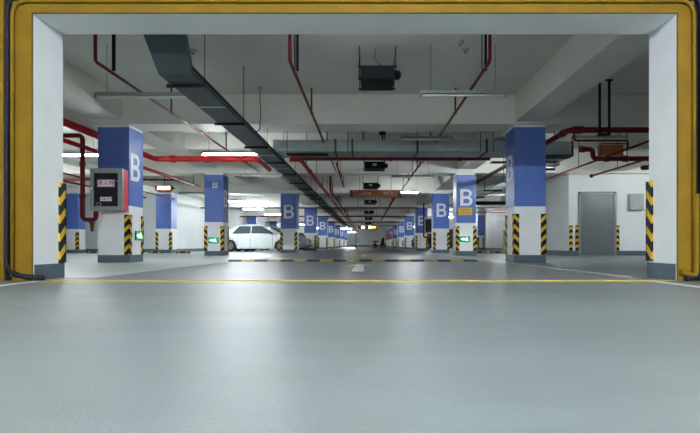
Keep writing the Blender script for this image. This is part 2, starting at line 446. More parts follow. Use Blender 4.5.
column(-5.62, -4.97, 10.7, 2.83, 1.19, 'blue and white column behind the fire hydrant cabinet, nearest on the left', guards='bcd', letter='right', ceil=2.9, zb=2.02)
column(3.08, 3.73, 10.7, 2.83, 1.175, 'large blue and white column nearest on the right, with no sign on its front', guards='abcd', letter='left', ceil=2.9, zb=2.0, gtop=1.02)
cl2 = column(-5.5, -4.87, 17.35, 2.74, 1.14, 'blue column with a small square plate high up and a green exit sign, left of the white car', guards='abcd', letter='right', ceil=2.8, zb=1.95)
cr2 = column(3.03, 3.69, 17.35, 2.74, 1.11, 'blue column lettered B with a yellow notice under the letter', guards='abcd', letter='front', ceil=2.8, zb=1.97, hb=.56)
ordl = ['first', 'second', 'third', 'fourth', 'fifth', 'sixth', 'seventh']
for i, y in enumerate(BROWS):
    if i < 2:
        gl = gr_ = None
    column(-3.76, -3.06, y, 2.60, 1.07, f'blue column with front letter B, {ordl[i]} back in the left-hand row after the plated column', None, 'ab', 'front', ceil=2.63, zb=1.81, hb=.60, gtop=.93)
    column(2.92 if i else 2.90, 3.62 if i else 3.58, y, 2.60, 1.07, f'blue column with front letter B, {ordl[i]} back in the right-hand row behind the yellow notice', None, 'ab', 'front', ceil=2.63, zb=1.81 if i else 1.87, hb=.58, gtop=.93)
for i, y in enumerate(BROWS[:4]):
    lb = ['plain blue column without a letter under the small lit hanging sign at the left', 'plain blue column hidden behind the plated column beside the white car', 'plain blue column seen over the roof of the white car',
          'far plain blue column seen just left of the first lettered column'][i]
    column(-9.19, -8.53, y, 2.60, 1.07, lb, None, 'ab', None, ceil=2.87, gtop=.93)
column(-13.2, -12.6, 22.3, 2.60, 1.05, 'plain blue column at far left seen just past the near jamb', None, 'ab', None, ceil=2.87, gtop=.93)
column(7.75, 8.19, 35.8, 2.42, 1.0, 'narrow dark blue column against the far right wall', None, 'ab', None, ceil=2.9, gtop=.9)

# small plate on second left column
pt = thing('wall_plate', 'small square white plate with a dark cross mark high on a blue column', 'sign', (-5.15, 17.345, 2.38))
obj('plate', MB().box(-.095, .095, -.012, 0, -.09, .09, .003), plate_white, pt)
mk = MB(); mk.box(-.045, .045, -.0145, -.012, -.008, .008); mk.box(-.008, .008, -.0145, -.012, -.045, .045)
for a_, b_, c_, d_ in ((-.06,.06,.05,.06),(-.06,.06,-.06,-.05),(-.06,-.05,-.05,.05),(.05,.06,-.05,.05)): mk.box(a_, b_, -.0145, -.012, c_, d_)
obj('cross_mark', mk, car_grey, pt)

# yellow notice on second right column
nt_ = thing('notice_board', 'yellow notice with two lines of dark red writing under a letter B', 'sign', (3.325, 17.345, 1.50))
obj('panel', MB().box(-.255, .255, -.015, 0, -.125, .125, .003), sign_yellow, nt_)
ff = MB(); ff.box(-.262,-.235,-.018,0,-.13,.13); ff.box(.235,.262,-.018,0,-.13,.13)
objs('side_edge', ff, sign_brown, nt_)
writing('车辆慢行', .085, red_ink, nt_, 'writing', (0, -.016, .045), FRONT, sx=1.1)
writing('注意安全', .085, red_ink, nt_, 'writing', (0, -.016, -.055), FRONT, sx=1.1)

def exit_sign(loc, rz, label, w=.36, h=.19):
    e = thing('exit_sign', label, 'exit sign', loc, rz=rz)
    obj('housing', MB().box(-w/2, w/2, -.03, 0, -h/2, h/2, .004), green_dark, e)
    obj('lit_panel', MB().box(-w/2+.015, w/2-.015, -.034, -.03, -h/2+.015, h/2-.015), green_lit, e)
    s = MB()
    s.prism([(-.13,-.012),(-.05,-.012),(-.05,-.045),(.0,0),(-.05,.045),(-.05,.012),(-.13,.012)], 'xz', -.037, -.034)   # arrow
    s.cyl((.055,-.034,.045),(.055,-.037,.045),.014,10)
    s.prism([(.03,.03),(.07,.03),(.075,-.005),(.105,-.05),(.085,-.055),(.055,-.02),(.04,-.05),(.01,-.05),(.01,-.035),(.03,-.033),(.04,0)], 'xz', -.037, -.034)
    obj('pictogram', s, green_white, e)
    return e
exit_sign((3.31, 17.33, .56), 0, 'green lit exit sign low on the column with the yellow notice')
exit_sign((-5.19, 17.33, .52), 0, 'green lit exit sign low on the column with the small plate')
exit_sign((-4.955, 11.08, .57), PI/2, 'green lit exit sign on the side of the column behind the hydrant cabinet', .30, .2)

# ------------------------------------------------------------------ speed bump
sb = thing('speed_bump', 'low black and yellow rubber speed bump across the aisle', 'speed bump', (0, 11.2, 0))
n = 20; x0 = -3.05; L_ = 5.75/n
for i in range(n):
    a = x0+i*L_; m_ = MB().prism([(0,0),(.09,.045),(.26,.045),(.35,0)], 'yz', a+.004, a+L_-.004)
    obj('yellow_segment' if i % 2 else 'black_segment', m_, bump_yellow if i % 2 else bump_black, sb)

def wheel_stop(x, y, label):
    t = thing('wheel_stop', label, 'wheel stop', (x, y, 0), 'wheel stops at the parking bays')
    obj('rubber_block', MB().prism([(-.08,0),(-.05,.1),(.05,.1),(.08,0)], 'yz', -.28, .28), bump_black, t)
    for k in (-.17, .17):
        obj('yellow_band', MB().prism([(-.083,0),(-.052,.103),(.052,.103),(.083,0)], 'yz', k-.06, k+.06), bump_yellow, t)
for x, d_, lb in ((-12.9,21.4,'wheel stop in front of the column at far left'), (-11.4,21.4,'wheel stop just left of the cabinet column'), (-8.9,21.6,'wheel stop at the foot of the plain blue column'),
              (-7.75,21.6,'wheel stop left of the plated column'), (4.75,21.6,'wheel stop right of the column with the yellow notice'), (5.5,21.6,'right-hand wheel stop near the far right wall')):
    wheel_stop(x, d_, lb+', black with yellow bands')

# ------------------------------------------------------------------ lamps
def lit_tube(p):
    nm = 'tube_on_%d' % round(p)
    return MATS.get(nm) or glow(nm, (.90, .96, 1.0), p*2.7)
def lamp(x0, x1, y, z, label, on=True, power=26, rods=True, group=None, far=False, top=SL):
    cx = (x0+x1)/2; hl = (x1-x0)/2
    t = thing('batten_lamp', label, 'ceiling lamp', (cx, y, z), group)
    obj('lamp_housing', MB().prism([(-.05,.0),(-.02,.055),(.02,.055),(.05,0)], 'yz', -hl, hl), lamp_body, t)
    obj('tube', MB().cyl((-hl+.03, 0, -.022), (hl-.03, 0, -.022), .019, 10), lit_tube(power/(2*hl)) if on else tube_off, t)
    e = MB()
    for k in (-1, 1): e.box(*sorted((k*hl, k*(hl-.03))), -.03, .03, -.045, 0)
    objs('end_cap', e, lamp_body, t)
    if rods:
        for k in (-1, 1):
            obj('hanger_wire', MB().tube([(k*hl*.75, 0, .05), (k*hl*.75, 0, top-z)], .004, 6), cable_mat, t)
    return t
lamp(-4.25, -2.75, 8.0, 2.70, 'unlit tube lamp hanging in front at upper left, partly behind the dark tray', False)
lamp(.83, 2.17, 8.0, 2.73, 'unlit tube lamp hanging at upper right of centre, nearest on that side', False)
lamp(-7.5, -6.25, 12.0, 2.49, 'glowing tube lamp left of the hydrant column', True, 34)
lamp(-4.0, -2.64, 12.4, 2.58, 'glowing tube lamp above the thick bright red pipe, left of the dark tray', True, 34)
lamp(-3.70, -2.48, 15.0, 2.41, 'pale tube lamp passing under the dark tray', False)
lamp(.75, 1.95, 11.6, 2.78, 'unlit tube lamp in front of the big metal duct', False)
lamp(.78, 2.08, 16.0, 2.50, 'unlit tube lamp behind the big metal duct', False)
lamp(4.6, 5.85, 11.5, 2.77, 'unlit tube lamp among red pipes at upper right', False)
lamp(-7.35, -6.2, 20.0, 2.38, 'dark unlit tube lamp left of the plated column', False)
lamp(1.32, 2.05, 20.4, 2.47, 'short glowing lamp at the right end of the brown hanging sign', True, 30)
GL = 'glowing lamps far back in the garage'
k = 0
for (x, y, z) in ((-6.5, 24.4, 2.45), (-6.6, 29.7, 2.45), (-6.4, 35, 2.45), (-6.4, 43, 2.45), (-6.4, 53, 2.45), (-6.4, 64, 2.45), (-6.2, 75, 2.45), (-2.4, 80, 2.3), (-2.4, 62, 2.3),
                  (6.0, 37.6, 2.4), (6.0, 44, 2.5), (6.0, 60, 2.5), (5.5, 70, 2.4)):
    lamp(x-.6, x+.6, y, z, 'glowing tube lamp far back between the rows of columns', True, 60, True, GL, far=True)
GC = 'lamps above and behind the camera'
for x in (-3.2, .6, 4.2):
    lamp(x-.75, x+.75, -3.2, 4.02, 'tube lamp hanging in the near lobby behind the camera', True, 250, True, GC, top=4.3)
lamp(-.4, .9, 2.0, 3.45, 'tube lamp hanging in the near lobby before the opening', True, 14, True, top=4.3)
lamp(9.2, 10.4, 14, 2.6, 'unseen tube lamp added to light the bay before the grey door', True, 55)  # added fill lamp out of view, brightens the wall by the door
lamp(3.98, 4.85, 14.0, 2.75, 'added tube lamp hidden behind the nearest right column to light the bay', True, 60)  # fill lamp added out of sight for the right wall, duct and ladder tray
lamp(-.8, .8, 6.5, 3.32, 'added unseen tube lamp close behind the lintel of the opening', True, 7)  # extra unseen fill above the opening, lifts ceiling, beams and columns
lamp(6.6, 7.8, 25.4, 2.45, 'added tube lamp brightening the right bay, hidden by the nearest right column', True, 45)  # added fill for the dark right bay, kept out of sight
lamp(-10.9, -9.7, 15.5, 2.6, 'tube lamp in the far left bays hidden by the jamb', True, 30)
lamp(-10.95, -9.9, 21.0, 2.4, 'added tube lamp before the far left wall, hidden by the hydrant column', True, 22)  # added light source, tucked out of sight behind the hydrant column

# ------------------------------------------------------------------ dark cable tray
tr = thing('cable_tray', 'dark metal cable trunking running diagonally away along the aisle ceiling', 'cable tray', (0, 0, 0))
xa, xb, zb_, zt_ = -2.60, -2.19, 2.50, 2.60
obj('trunking', MB().box(xa, xb, 6.385, 84, zb_, zt_), dark_tray, tr)
obj('sloping_section', MB().hexa([(xa,6.385,zb_),(xb,6.385,zb_),(xb,6.45,zt_),(xa,6.45,zt_),(-2.60,5.88,2.87),(-2.12,5.88,2.87),(-2.10,5.88,3.02),(-2.58,5.88,3.02)]), dark_tray, tr)
obj('lid_edge', MB().box(xb, xb+.012, 6.39, 84, zt_-.015, zt_+.008), black_steel, tr)
y = 6.8; 
while y < 60:
    hb_ = MB(); hb_.box(xa-.06, xb+.05, y-.02, y+.02, zb_-.035, zb_-.001); 
    hb_.tube([(xb+.035, y, zb_-.03), (xb+.035, y, SL)], .006, 6); hb_.tube([(xa-.04, y, zb_-.03), (xa-.04, y, zb_+.12)], .006, 6)
    obj('hanger', hb_, black_steel, tr)
    y += 2.15
for yy in (7.9, 12.2, 14.3, 16.4, 18.5, 20.6, 24, 27, 33, 36):
    obj('joint_strap', MB().box(xa-.004, xb+.004, yy-.03, yy+.03, zb_-.006, zb_-.0005), alu if yy in (12.2,) else galv, tr)

# ------------------------------------------------------------------ big transverse duct
du = thing('air_duct', 'large galvanized air duct crossing the aisle under the first beam', 'duct', (0, 12.2, 2.6))
obj('duct_body', MB().box(-2.1, 3.75, 0, .95, 0, .27, .006), galv, du)
obj('duct_head', MB().box(-2.24, -2.09, -.01, .96, -.01, .28, .006), galv, du)
obj('duct_bend', MB().prism([(3.74,0),(4.6,0),(4.85,.05),(5.0,.2),(5.05,.5),(5.05,1.35),(4.2,1.35),(4.15,.95),(3.74,.95)], 'xy', -.06, .24), galv, du)
for xx in (-.75, -.35, 1.2, 2.85, 4.95):
    g = MB()
    if xx < 4: g.box(xx-.025, xx+.025, -.025, .975, -.025, .0); g.box(xx-.025, xx+.025, -.025, 0, -.025, .295); g.box(xx-.025, xx+.025, .95, .975, -.025, .295)
    else: g.box(xx-.03, xx+.02, .12, .16, -.09, .27); g.box(xx-1.2, xx+.02, .1, .14, -.1,-.06)
    obj('flange', g, galv_dark, du)
gr = MB(); gr.box(-1.98, -.95, .25, .62, -.012, -.001)
obj('grille', gr, black_steel, du)
hg = MB()
for xx, zz in ((-1.9, .9), (-.45, .9), (1.2, .9), (2.7, .9), (3.0, .9)):
    hg.tube([(xx, -.04, -.03), (xx, -.04, .9)], .008, 6)
objs('hanger_rod', hg, black_steel, du)
sl = MB(); sl.box(3.9, 5.0, .3, .55, -.09, -.062); sl.box(3.2, 4.9, .9, 1.1, -.12, -.09)
objs('underside_rail', sl, black_steel, du)

# ------------------------------------------------------------------ pipes
def pipe(label, pts, r, mat, name='fire_pipe', rad=None, cat='pipe', couplings=(), heads=(), rods=()):
    pts = [Vector(p) for p in pts]; o0 = pts[0].copy()
    t = thing(name, label, cat, o0)
    loc = [p-o0 for p in pts]
    obj('pipe_run', MB().tube(fillet(loc, rad or r*2.6) if len(loc) > 2 else loc, r, 12), mat, t)
    for p in couplings:
        q, dirv = Vector(p[0])-o0, Vector(p[1]).normalized()
        obj('coupling', MB().tube([q-dirv*r*.9, q-dirv*r*.88, q+dirv*r*.88, q+dirv*r*.9], [r*1.02, r*1.3, r*1.3, r*1.02], 12), mat, t)
    for p, hh in heads:      # upright sprinkler heads
        q = Vector(p)-o0
        m = MB(); m.tube([q, q+Vector((0,0,hh-.03))], .016, 8)
        s = obj('sprinkler_riser', m, mat, t)
        m = MB(); m.tube([q+Vector((0,0,hh-.03)), q+Vector((0,0,hh))], [.02,.008], 8); m.cyl(q+Vector((0,0,hh)), q+Vector((0,0,hh+.006)), .026, 10)
        obj('sprinkler_head', m, brass if False else dark_red, s)
    for p in rods:
        q = Vector(p)-o0
        m = MB(); m.tube([q, Vector((q.x, q.y, SL-o0.z))], .009, 6)
        m.tube([q+Vector((0,0,r*1.15)), q+Vector((r*1.15,0,0)), q-Vector((0,0,r*1.15)), q+Vector((-r*1.15,0,0)), q+Vector((0,0,r*1.15))], .006, 6)
        obj('hanger_rod', m, black_steel, t)
    return t
ZB = 2.825
def branch(X, label, z=ZB, y0=6.84, y1=17.2, r=.023, heads=(9.5, 13.2), rods=(7.3, 11.2, 15.9)):
    return pipe(label, [(X, y0, SL), (X, y0, z), (X, y1, z)], r, dark_red, 'sprinkler_pipe', .06, 'pipe',
         couplings=[((X, h_, z), (0,1,0)) for h_ in heads], heads=[((X, h_, z), .45) for h_ in heads], rods=[(X, q, z) for q in rods])
branch(-3.63, 'thin dark red sprinkler pipe running back from upper left, left of the dark tray')
branch(-1.03, 'thin dark red sprinkler pipe running back just right of the dark tray')
branch(1.64, 'thin dark red sprinkler pipe running back right of the black hanging fan')
for X, Lb in ((-3.63,'left'), (-1.03,'middle'), (1.64,'right')):
    y_ = 7.26
    h_ = MB().box(-.018, .018, -.012, .012, 0, SL-2.84)
    xo = X+.043
    hg_ = obj('strut_hanger', h_, black_steel, None, (xo, y_, 2.84)); tag(hg_, f'black steel strut hanging beside the {Lb} thin sprinkler pipe', 'hanger')
# lower branches beyond the duct
pipe('thin red pipe stepping down beyond the duct, above the left end of the brown sign', [(-.80, 13.3, 2.50), (-.86, 19.0, 2.50)], .022, dark_red, 'sprinkler_pipe', heads=[((-.82, 14.4, 2.5), .3), ((-.85, 17.0, 2.5), .25)], rods=[(-.83, 15.8, 2.5), (-.86, 18.6, 2.5)])
pipe('thin red pipe beyond the duct, above the right end of the brown sign', [(1.40, 13.3, 2.50), (1.36, 20.0, 2.50)], .022, dark_red, 'sprinkler_pipe', heads=[((1.39, 14.2, 2.5), .3), ((1.37, 17.0, 2.5), .25)], rods=[(1.38, 15.6, 2.5), (1.36, 19.0, 2.5)])
# long main right of the tray, joined to the cross pipe under the duct
pipe('thick red main pipe running far back beside the dark cable tray', [(-1.95, 12.9, 2.52), (-1.68, 12.9, 2.52), (-1.68, 84, 2.52)], .058, red_pipe, rad=.12,
     couplings=[((-1.68, y_, 2.52), (0,1,0)) for y_ in (15, 18.5, 22, 27, 33)], rods=[(-1.68, y_, 2.52) for y_ in (14.2, 17.0, 19.4, 21.6, 25, 29, 34, 38, 44)])
pipe('straight red pipe crossing the aisle just under the big duct', [(-1.62, 12.7, 2.50), (3.05, 12.7, 2.50)], .042, dark_red, couplings=[((x_, 12.7, 2.50), (1,0,0)) for x_ in (.6, 2.3)], rods=[(-.1, 12.7, 2.5)])
pipe('thinner dark red pipe running far back just right of the thick main pipe', [(-1.38, 19.2, 3.0), (-1.38, 19.2, 2.42), (-1.38, 78, 2.42)], .035, dark_red, rad=.1,
     heads=[((-1.38, y_, 2.42), .45) for y_ in (20.6, 24.5, 27, 33.5, 37)], rods=[(-1.38, y_, 2.42) for y_ in (20, 26, 32, 36, 41, 46, 52)])
# left bright cross pipe
pipe('thick bright red pipe beneath the glowing lamp on the left', [(-6.0, 6.2, 2.80), (-6.0, 14.5, 2.80), (-3.15, 14.5, 2.80), (-3.15, 16.5, 2.80)], .078, red_pipe, rad=.16,
     couplings=[((-5.5, 14.5, 2.80), (1,0,0)), ((-4.55, 14.5, 2.80), (1,0,0)), ((-3.45, 14.5, 2.80), (1,0,0))], rods=[(-6.0, 9.0, 2.8), (-4.6, 14.5, 2.8), (-4.45, 14.5, 2.8)])
pipe('lower red pipe running back past the hydrant column on its left', [(-5.97, 6.2, 2.43), (-5.97, 22.0, 2.43)], .047, red_pipe, couplings=[((-5.97, y_, 2.43), (0,1,0)) for y_ in (13.5, 16.2, 18.8)], rods=[(-5.97, y_, 2.43) for y_ in (9.2, 13.2, 17.6, 19)])
feed = pipe('dark red vertical pipe feeding the left side of the hydrant cabinet', [(-7.6, 10.35, 2.58), (-5.75, 10.35, 2.58), (-5.75, 10.35, .88), (-5.48, 10.35, .88), (-5.48, 10.35, 1.05)], .045, dark_red, rad=.1,
     couplings=[((-5.75, 10.35, 1.35), (0,0,1)), ((-5.75, 10.35, 2.0), (0,0,1))])
pipe('thin dark red pipe crossing the far left bay behind the hydrant column', [(-12, 16.6, 2.48), (-6.1, 16.6, 2.48)], .035, dark_red, rods=[(-8.3, 16.6, 2.48), (-10.5, 16.6, 2.48)])
pipe('lower thin dark red pipe slanting in the far left bay', [(-9.5, 14.0, 2.35), (-9.3, 21.5, 2.35)], .03, dark_red, rods=[(-9.4, 18, 2.35)])
pipe('thin red pipe in the far left bay just past the jamb', [(-8.2, 12.6, 2.30), (-8.1, 21.5, 2.30)], .026, dark_red, rods=[(-8.14, 18.5, 2.30)])
# far cross pipes
for y_, a, b_ in ((28.3, -9.2, 2.85), (37, -9.2, 2.85), (46.4, -9.2, 2.85), (56, -9.2, 2.85)):
    pipe(f"thin red pipe crossing the aisle, {['nearest','second','third','farthest'][[28.3,37,46.4,56].index(y_)]} of those beyond the brown sign", [(a, y_, 2.40), (b_, y_, 2.40)], .035, dark_red, rods=[(-.5, y_, 2.4), (.7, y_, 2.4)])
pipe('red pipe running back over the right side of the far aisle', [(1.25, 22.9, 2.5), (1.25, 70, 2.5)], .04, dark_red, heads=[((1.25, y_, 2.5), .3) for y_ in (25, 28, 34, 42)], rods=[(1.25, y_, 2.5) for y_ in (26, 32, 38, 45)])
# right side pipes
pipe('thick dark red pipe turning at an elbow at upper right', [(9, 9.8, 2.57), (3.87, 9.8, 2.57), (3.87, 22.0, 2.57)], .055, dark_red, rad=.14,
     couplings=[((3.98, 9.8, 2.57), (1,0,0)), ((4.08, 9.8, 2.57), (1,0,0)), ((3.87, 10.1, 2.57), (0,1,0))], rods=[(3.87, 14.0, 2.57), (3.87, 19, 2.57)])
pipe('thick dark red pipe before the grey door, dropping through an elbow', [(5.25, 12.6, 2.72), (5.56, 12.6, 2.72), (5.56, 12.6, 2.49), (10, 12.6, 2.49)], .062, dark_red, rad=.13,
     couplings=[((5.9, 12.6, 2.49), (1,0,0)), ((6.35, 12.6, 2.49), (1,0,0)), ((5.3, 12.6, 2.72), (1,0,0))], rods=[(6.4, 12.6, 2.49)])
pipe('thin red pipe forming a small square loop at upper right', [(4.45, 11.0, 2.87), (4.45, 11.0, 2.61), (5.6, 11.0, 2.61), (5.6, 11.0, 2.42)], .022, dark_red, rad=.05)
pipe('thin dark red pipe running back towards the duct end at right', [(5.46, 9.0, 2.38), (5.46, 16.5, 2.38)], .024, dark_red, rods=[(5.46, 12.0, 2.38), (5.46, 13.2, 2.38)])
capped = pipe('thin dark red pipe with a black end cap before the grey door wall', [(6.56, 10.4, 2.38), (6.56, 14.9, 2.38)], .026, dark_red, rods=[(6.56, 12.9, 2.38), (6.56, 13.4, 2.38)])
obj('pipe_cap', MB().cyl((0,4.5,0),(0,4.58,0),.05), black_steel, capped)
for i_, (X, zz) in enumerate(((4.40, 3.38), (4.58, 3.45))):
    m = MB(); m.box(-.02, .02, -.012, .012, 0, SL-2.46)
    if i_ == 1: m.box(-.19, .02, -.012, .1, -.02, .02)
    m.box(-.06, .06, -.02, .02, SL-2.46-.03, SL-2.46)
    o = obj('strut_hanger', m, black_steel, None, (X, 9.68, 2.46)); tag(o, f"{['left','right'][i_]} one of the paired black struts hanging over the upper right pipe elbow", 'hanger')
# lit service tray behind the right columns
st = thing('ladder_tray', 'galvanized ladder tray behind the column with the yellow notice', 'cable tray', (4.5, 12.6, 2.33))
lt = MB(); lt.box(-.25, -.23, 0, 14, 0, .09); lt.box(.23, .25, 0, 14, 0, .09)
objs('side_rail', lt, galv, st)
lt = MB()
for i in range(46): lt.box(-.23, .23, i*.3, i*.3+.05, .01, .03)
objs('rung', lt, galv, st)
for i in range(5):
    h_ = MB(); h_.box(-.32, .32, i*2.6+.5, i*2.6+.54, -.05, 0); h_.tube([(-.3, i*2.6+.52, 0), (-.3, i*2.6+.52, SL-2.33)], .01, 6); h_.tube([(.3, i*2.6+.52, 0), (.3, i*2.6+.52, SL-2.33)], .01, 6)
    obj('hanger', h_, black_steel, st)
du2 = thing('service_duct', 'dark low duct crossing the right bays behind the nearest right column', 'duct', (4.0, 21.2, 2.05))
obj('duct_body', MB().box(0, 4.0, 0, .5, 0, .12), black_steel, du2)
m = MB()
for x_ in (.3, 1.8, 3.4): m.tube([(x_, .25, .12), (x_, .25, SL-2.05)], .012, 6)
objs('hanger_rod', m, black_steel, du2)
pipe('thin red pipe crossing the right bays under the dark low duct', [(3.75, 25.6, 2.0), (8.1, 25.6, 2.0)], .03, dark_red, rods=[(5, 25.6, 2.0), (7, 25.6, 2.0)])

# ------------------------------------------------------------------ jet fans
def fan(x, y, z, w, l, h, label, near=False):
    t = thing('jet_fan', label, 'fan', (x, y, z))
    obj('fan_casing', MB().box(-w/2, w/2, 0, l, 0, h, .008), fan_metal, t)
    m = MB(); m.box(-w/2+.03, w/2-.03, -.012, 0, .03, h-.03)
    obj('inlet_grille', m, black_steel, t)
    m = MB(); m.cyl((w/2, .25*l, h*.5), (w/2+.09, .25*l, h*.5), h*.36, 14); m.cyl((w/2+.09, .25*l, h*.5), (w/2+.11, .25*l, h*.5), h*.2, 10)
    obj('motor', m, black_steel, t)
    if not near: obj('rating_plate', MB().box(-.05, .06, -.016, -.012, h*.35, h*.7), alu, t)
    for sx in (-1, 1):
        for yy in (.06, l-.1):
            m = MB(); m.tube([(sx*(w/2+.02), yy, 0), (sx*(w/2+.02), yy, SL-z)], .008, 6); m.box(*sorted((sx*w/2, sx*(w/2+.04))), yy-.02, yy+.02, -.01, .01); m.box(*sorted((sx*w/2, sx*(w/2+.04))), yy-.02, yy+.02, h-.01, h+.01)
            obj('hanger_rod', m, black_steel, t)
    if near: obj('power_cable', MB().tube(fillet([(-.02, .1, SL-z), (-.06, .1, .35), (.08, .1, h)], .2), .006, 6), cable_mat, t)
    return t
fan(.165, 8.0, 2.98, .53, .67, .20, 'large dark box fan hanging under the ceiling near the front', True)
for i, (x, y, zc) in enumerate(((.20, 13.8, 2.52), (.13, 18.9, 2.56), (.14, 25.5, 2.50), (.1, 33.2, 2.48), (.1, 41.5, 2.48), (.1, 51.5, 2.48))):
    fan(x, y, zc-.09, .52, .6, .19, ['dark box fan just below the big duct', 'dark box fan resting in line above the brown sign', 'dark box fan seen directly under the brown sign',
        'small distant dark box fan, second under the brown sign', 'small distant dark box fan, third under the brown sign', 'farthest tiny dark box fan above the lit orange sign'][i])

jb = thing('junction_box', 'small black box on a short post standing on top of the big duct', 'junction box', (-.45+.82, 12.3, 2.87))
obj('box_body', MB().box(-.08, .08, -.04, .04, .14, .22, .005), black_steel, jb)
obj('post', MB().tube([(0, 0, 0), (0, 0, .15)], .018, 8), black_steel, jb)
# ------------------------------------------------------------------ hanging signs
sg = thing('direction_sign', 'long brown direction sign with yellow marks hanging across the aisle', 'sign', (.325, 19.6, 2.19))
obj('sign_board', MB().box(-.99, .99, 0, .08, 0, .28, .006), sign_brown, sg)
obj('left_end_panel', MB().prism([(-.99,.01),(-.80,.01),(-.93,.27),(-.99,.27)], 'xz', -.004, 0), sign_brown_dark, sg)
obj('right_end_panel', MB().prism([(.99,.01),(.80,.01),(.93,.27),(.99,.27)], 'xz', -.004, 0), sign_brown_dark, sg)
for x_, body in ((-.43, '入口'), (.42, '出口')):
    writing(body, .12, sign_white, sg, 'writing', (x_, -.004, .15), FRONT)
    m = MB(); m.box(-.04, .04, -.006, 0, -.05, .05, .002); obj('yellow_mark', m, sign_yellow, sg, (x_+.21, 0, .15))
m = MB()
for x_ in (-.6, .6): m.tube([(x_, .04, .28), (x_, .04, SL-2.19)], .008, 6)
objs('hanger_rod', m, black_steel, sg)

s2 = thing('direction_sign', 'small glowing orange sign hanging far down the aisle', 'sign', (0, 54, 2.02))
obj('sign_board', MB().box(-.97, .97, 0, .1, 0, .34, .005), sign_brown, s2)
for x_ in (-.42, .35): obj('lit_symbol', MB().box(x_-.16, x_+.16, -.01, 0, .08, .27), glow('amber_lit', (1, .62, .25), 7) if x_ < 0 else MATS['amber_lit'], s2)
obj('lit_edge', MB().box(.6, .9, -.008, 0, .1, .25), orange_lit, s2)
m = MB()
for x_ in (-.6, .6): m.tube([(x_, .04, .34), (x_, .04, SL-2.02)], .012, 6)
objs('hanger_rod', m, black_steel, s2)

s3 = thing('lit_sign', 'small hanging sign with a lit white panel and brown surround, far left', 'sign', (-7.14, 18.0, 2.28))
obj('sign_frame', MB().prism([(-.27,-.0),(-.2,-.07),(.2,-.07),(.27,0),(.27,.17),(-.27,.17)], 'xz', 0, .1), sign_brown, s3)
obj('lit_panel', MB().box(-.22, .2, -.01, 0, .035, .135), white_lit, s3)
m = MB(); m.prism([(.27,.02),(.36,.085),(.27,.15)], 'xz', .01, .09); m.box(-.32, -.27, .01, .09, .02, .15)
objs('end_piece', m, black_steel, s3)
obj('hanger_rod', MB().tube([(0, .05, .17), (0, .05, SL-2.28)], .012, 6), dark_red, s3)

s4 = thing('direction_sign', 'brown hanging sign box among the red pipes at upper right', 'sign', (5.83, 12.2, 2.50))
obj('sign_board', MB().box(-.28, .28, 0, .14, 0, .26, .004), sign_brown, s4)
obj('top_rail', MB().box(-.22, .36, .02, .05, .28, .30), black_steel, s4)
m = MB()
for x_ in (-.2, .2): m.tube([(x_, .05, .26), (x_, .05, SL-2.50)], .006, 6)
objs('hanger_rod', m, black_steel, s4)

# red round sign on the right far row
rs = thing('round_sign', 'red round traffic sign standing far down the right side of the aisle', 'road sign', (2.35, 55, 0))
obj('disc', MB().cyl((0, -.03, 1.3), (0, 0, 1.3), .30, 24), red_box, rs)
m = MB(); m.tube([(0, .03, 0), (0, .03, 1.5)], .03, 8); m.cyl((0,.03,0),(0,.03,.04),.14)
obj('post', m, alu, rs)

# convex mirror at the far end
cm = thing('convex_mirror', 'pale round traffic mirror on a dark post before the far end wall', 'mirror', (-.95, 55, 0))
m = MB(); m.ball((.0, 0, .85), (.26, .06, .26), 20)
obj('mirror_face', m, paint('mirror_pale', (.7,.68,.8), .1, .3), cm, smooth=True)
obj('post', MB().tube([(-.25, .05, 0), (-.25, .05, 1.9)], .04, 8), black_steel, cm)

# parked scooter at end wall
sc = thing('parked_scooter', 'dark motor scooter parked before the far end wall', 'scooter', (1.17, 50, 0), rz=-.7)
m = MB()
for x_ in (-.55, .55): m.tube([(x_+.2*math.cos(a*PI/8), 0, .24+.2*math.sin(a*PI/8)) for a in range(17)], .055, 8)
objs('wheel', m, tyre, sc)
m = MB(); m.prism([(-.75,.45),(-.2,.35),(-.05,.25),(.25,.25),(.38,.75),(.5,1.0),(.6,.95),(.55,.55),(.75,.4),(.3,.18),(-.25,.18),(-.7,.32)], 'xz', -.14, .14)
obj('body', m, car_black, sc)
obj('seat', MB().box(-.75, -.1, -.13, .13, .62, .74, .03), car_black_trim, sc)
m = MB(); m.tube([(.5, -.32, 1.08), (.52, 0, 1.02), (.5, .32, 1.08)], .02, 8); m.tube([(-.5,0,.35),(-.45,0,.65)], .08, 8)
obj('handlebar', m, car_black_trim, sc)
obj('number_plate', MB().box(-.9, -.6, -.15, -.145, .2, .4), sign_yellow, sc)

